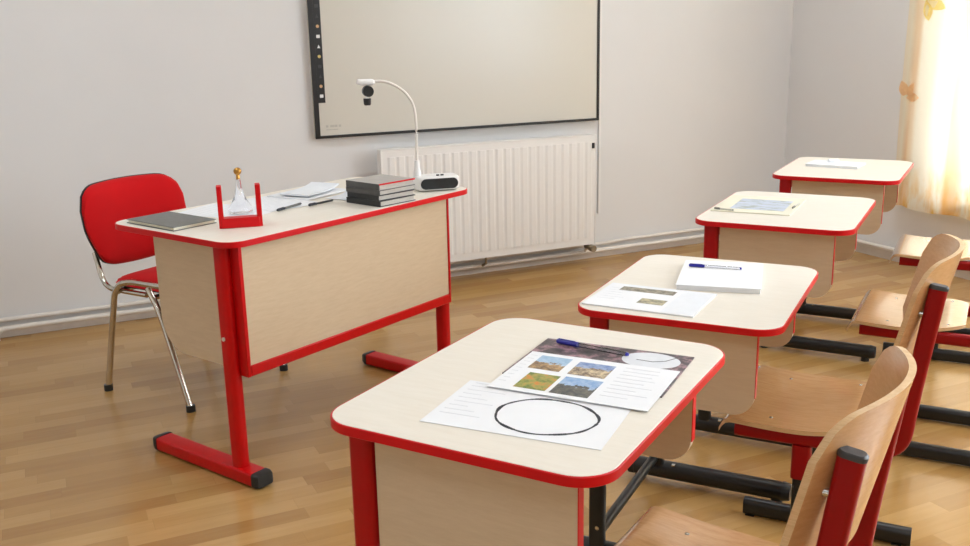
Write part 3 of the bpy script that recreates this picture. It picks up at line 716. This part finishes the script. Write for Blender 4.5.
# stack of books
zb = Z; dims = [(0.165, 0.165, 0.019, 'case_dk', 0.02), (0.160, 0.162, 0.018, 'case_dk', -0.03), (0.165, 0.165, 0.017, 'case', 0.015), (0.163, 0.165, 0.021, 'case', 0.0)]
blab = ['dark book at the bottom of the stack on teacher desk', 'dark-spined book second from the bottom of the stack', 'grey-spined book second from the top of the stack', 'grey-spined book with red top edge, topmost of the stack']
for k, (w, d, h, sp, r) in enumerate(dims):
    t = thing('book', blab[k], 'book', tpos(0.727, 0.100, zb), TA - 0.09 + r, 'stacked books')
    MB().box(-w / 2 + 0.003, w / 2 - 0.003, -d / 2 + 0.004, d / 2 - 0.004, 0.0021, h - 0.0021).build('page_block', M['pages'], t)
    m = MB(); m.box(-w / 2, w / 2, -d / 2, d / 2, h - 0.002, h); m.box(-w / 2, w / 2, -d / 2, d / 2, 0, 0.002); m.build('cover', M['cover_lt'] if k == 3 else M[sp], t)
    MB().box(-w / 2 - 0.0012, -w / 2 + 0.0025, -d / 2, d / 2, 0.0, h - 0.0001).build('spine', M[sp], t)
    if k == 3:
        MB().box(-w / 2 + 0.001, w / 2 + 0.0005, -d / 2 - 0.0006, -d / 2 + 0.003, h - 0.0045, h + 0.0003).build('red_edge_strip', M['red'], t)
    zb += h + 0.0003
# document camera
c0 = Vector((-0.2336, 3.3787, 0)); c1 = Vector((-0.0808, 3.4257, 0)); ca = math.atan2((c1 - c0).y, (c1 - c0).x); cm = (c0 + c1) / 2
dn = Vector((-math.sin(ca), math.cos(ca), 0)); cc = cm + dn * 0.045
dc = thing('document_camera', 'white document camera with gooseneck arm and black front at right end of teacher desk', 'document camera', (cc.x, cc.y, Z), ca)
def L2(x, y, z): 
    d = Vector((x, y, 0)) - Vector((cc.x, cc.y, 0)); return (d.x * math.cos(ca) + d.y * math.sin(ca), -d.x * math.sin(ca) + d.y * math.cos(ca), z - Z)
MB().prism(rrect(-0.078, 0.078, -0.042, 0.05, 0.018, 6), 0.004, 0.052).build('body', M['white'], dc, bevel=0.006, seg=3)
MB().prism(rrect(-0.068, 0.070, 0.009, 0.047, 0.019, 8), 0.0425, 0.0465, RX).build('front_window', M['plastic'], dc, bevel=0.001)
for k in (-1, 1):
    MB().cyl((0.012 + k * 0.008, -0.01, 0.0525), 0.006, 0, 0.004, 14).build('button', M['plastic'], dc, smooth=True)
    MB().cyl((k * 0.06, 0, 0), 0.01, 0, 0.004, 14).build('rubber_foot', M['plastic'], dc, smooth=True)
arm = [(-0.238, 3.445, 0.80), (-0.238, 3.445, 0.87), (-0.236, 3.4455, 0.977), (-0.241, 3.445, 1.055), (-0.264, 3.444, 1.102), (-0.302, 3.441, 1.134), (-0.347, 3.438, 1.151), (-0.395, 3.435, 1.150)]
pth = smoothpath([L2(*p) for p in arm], 7)
MB().tube(pth, 0.0050, seg=14).build('arm', M['pipe'], dc, smooth=True)
b0 = L2(*arm[0])
MB().lathe([(0, 0), (0.014, 0), (0.014, 0.055), (0.010, 0.075), (0.009, 0.10), (0, 0.10)], (b0[0], b0[1], 0.008), 20).build('arm_base', M['white'], dc, smooth=True)
h = Vector(L2(-0.405, 3.434, 1.146))
hd = MB().sweep([h + Vector((0.030, 0, 0.004)), h + Vector((0.02, 0, 0.003)), h + Vector((-0.02, 0, 0.003)), h + Vector((-0.032, 0, 0.007))], oval(0.040, 0.022), scales=[0.5, 1, 1, 0.7]).build('head', M['white'], dc, smooth=True)
MB().lathe([(0, -0.012), (0.015, -0.012), (0.019, -0.006), (0.019, 0.022), (0.0, 0.022)], h + Vector((0, -0.012, -0.027)), 22, RX).build('lens_ring', M['plastic'], hd, smooth=True)
MB().lathe([(0, 0), (0.014, 0), (0.013, -0.018), (0.011, -0.024), (0, -0.024)], h + Vector((0, 0, -0.053)), 20).build('lens_hood', M['plastic'], hd, smooth=True)
MB().box(-0.005, 0.005, -0.004, 0.004, -0.054, -0.006, Matrix.Translation(h)).build('lens_bracket', M['white'], hd)

# ------------------------------------------------------------------ things on the student desks
def on(i, u, v, dz=0.0004): return dpos(i, u, v, DESKS[i][3] + dz)
def ang(i, r=0.0): return DESKS[i][2] + r
PD = 'papers on the student desks'
def flat(parent, name, x0, x1, y0, y1, z, mat, th=0.0003):
    o = MB().box(-(x1 - x0) / 2, (x1 - x0) / 2, -(y1 - y0) / 2, (y1 - y0) / 2, 0, th).build(name, mat, parent); o.location = ((x0 + x1) / 2, (y0 + y1) / 2, z); return o
# desk 1
s1 = sheet('paper_sheet', 'white worksheet with a hand-drawn black circle, nearest the viewer', 'paper', on(0, 0.045, -0.135), 0.285, 0.185, ang(0, 0.10), 0.0006, M['paper'], PD)
m = MB(); N = 72; cx, cy, rr = 0.030, -0.008, 0.078
ringp = []
for k in range(N):
    a = 2 * PI * k / N; r = rr * (1 + 0.012 * math.sin(3 * a + 1) + 0.008 * math.sin(7 * a)); ringp.append((cx + r * 1.02 * math.cos(a), cy + r * 0.86 * math.sin(a)))
for k in range(N):
    a, b = ringp[k], ringp[(k + 1) % N]; w = 0.0016 + 0.0016 * abs(math.sin(k * 0.5) * math.sin(k * 0.23))
    d = Vector((b[0] - a[0], b[1] - a[1], 0)).normalized(); nn = Vector((-d.y, d.x, 0)) * w
    z0 = 0.0007; P = [Vector((*a, z0)) - nn, Vector((*b, z0)) - nn, Vector((*b, z0)) + nn, Vector((*a, z0)) + nn]
    lo = [m.bm.verts.new(p) for p in P]; hi = [m.bm.verts.new(p + Vector((0, 0, 0.0003))) for p in P]
    m._f(hi)
    for j in range(4): m._f([lo[j], lo[(j + 1) % 4], hi[(j + 1) % 4], hi[j]])
m.build('drawn_circle', M['ink'], s1)
g = MB()
for k in range(8):
    y = 0.07 - k * 0.017; g.box(-0.13, -0.13 + 0.05 + 0.02 * math.sin(k * 2.1), y, y + 0.0015, 0.0007, 0.0009)
g.box(-0.128, -0.10, 0.083, 0.086, 0.0007, 0.0009); g.build('printed_text', M['print'], s1)
mg = sheet('magazine', 'dark colourful magazine page under the photo booklet on nearest desk', 'magazine', on(0, 0.060, 0.106), 0.28, 0.205, ang(0, 0.06), 0.002, M['mag'], None)
el = MB().prism([(0.075 + 0.052 * math.cos(2 * PI * k / 32), 0.055 + 0.04 * math.sin(2 * PI * k / 32)) for k in range(32)], 0.0021, 0.0024).build('pale_picture', M['print'], mg)
MB().sweep([(0.05, 0.05, 0.0026), (0.08, 0.048, 0.0026), (0.10, 0.06, 0.0026), (0.115, 0.085, 0.0026)], [(-0.001, 0), (0.001, 0), (0.001, 0.0002), (-0.001, 0.0002)]).build('printed_curve', M['case'], mg)
bk1 = sheet('photo_booklet', 'open white booklet with four colour landscape photos on nearest desk', 'booklet', on(0, 0.066, 0.028, 0.0030), 0.272, 0.190, ang(0, 0.06), 0.0012, M['paper'], None)
for (x0, x1, y0, y1, mt, nm) in ((-0.110, -0.052, 0.012, 0.080, 'ph1', 0), (-0.036, 0.030, 0.010, 0.074, 'ph2', 0), (-0.096, -0.040, -0.080, -0.008, 'ph3', 0), (-0.032, 0.034, -0.082, -0.004, 'ph4', 0)):
    flat(bk1, 'printed_photo', x0, x1, y0, y1, 0.0013, M[mt])
g = MB()
for k in range(9):
    y = 0.075 - k * 0.017; g.box(0.047, 0.047 + 0.06 + 0.015 * math.sin(k * 3), y, y + 0.0014, 0.0013, 0.0015); g.box(-0.130, -0.118, y, y + 0.0014, 0.0013, 0.0015)
g.build('printed_text', M['print'], bk1)
pen('clear pen with blue cap on the magazine at the nearest desk', on(0, -0.056, 0.178, 0.0030), on(0, 0.090, 0.164, 0.0030), 0.0048, M['clear'], M['blue'], group='pens')
# desk 2
b2 = sheet('magazine', 'open page with two grey photos at front left corner of second desk', 'magazine', on(1, -0.088, -0.168), 0.268, 0.205, ang(1, -0.03), 0.003, M['paper'], None)
flat(b2, 'printed_photo', -0.095, 0.042, 0.045, 0.080, 0.0031, M['mag2']); flat(b2, 'printed_photo', -0.018, 0.045, -0.048, -0.006, 0.0031, M['mag3'])
flat(b2, 'tinted_page', 0.056, 0.130, -0.095, 0.095, 0.0031, M['paper_bl'])
g = MB()
for k in range(6): g.box(-0.12, -0.07 + 0.01 * math.sin(k * 2), 0.06 - k * 0.02, 0.0615 - k * 0.02, 0.0031, 0.0033)
g.build('printed_text', M['print'], b2)
wb2 = thing('booklet', 'thick closed white booklet under a pen on the second desk', 'booklet', on(1, 0.020, 0.093), ang(1, 0.17), None)
MB().box(-0.100, 0.100, -0.132, 0.132, 0.0, 0.011).build('page_block', M['paper'], wb2)
MB().box(-0.102, 0.102, -0.134, 0.134, 0.0113, 0.0128).build('cover', M['paper'], wb2)
pen('slim pen with blue cap on the white booklet of second desk', on(1, -0.075, 0.135, 0.0134), on(1, 0.060, 0.148, 0.0134), 0.0042, M['clear'], M['blue'], group='pens')
# desk 3
mp = sheet('map_sheet', 'cream sheet with a pale blue map print on the third desk', 'paper', on(2, -0.100, 0.020), 0.25, 0.31, ang(2, 0.02), 0.003, M['map_paper'], None)
flat(mp, 'printed_map', -0.075, 0.095, -0.10, 0.095, 0.0031, M['map'])
pen('thin pencil lying along the left side of the map sheet', on(2, -0.215, -0.115, 0.0036), on(2, -0.150, -0.128, 0.0036), 0.003, M['pages'], M['folder'], group='pens')
pen('thin pencil lying at right side of the map sheet', on(2, 0.015, -0.02, 0.0036), on(2, 0.020, 0.07, 0.0036), 0.003, M['pages'], M['folder'], group='pens')
# desk 4
b4 = thing('booklet', 'thin white closed booklet on the farthest desk', 'booklet', on(3, -0.045, 0.05), ang(3, -0.1), None)
MB().box(-0.105, 0.105, -0.07, 0.07, 0.0, 0.009).build('page_block', M['paper'], b4)
MB().box(-0.107, 0.107, -0.072, 0.072, 0.0093, 0.0105).build('cover', M['paper_bl'], b4)
er = MB().prism(rrect(-0.022, 0.022, -0.010, 0.010, 0.004, 4), 0, 0.013).build('eraser', M['paper'], None, bevel=0.002, loc=on(3, -0.06, 0.08, 0.0112), rotz=ang(3, 0.5)); tag(er, 'small white eraser on the booklet of the farthest desk', 'eraser')
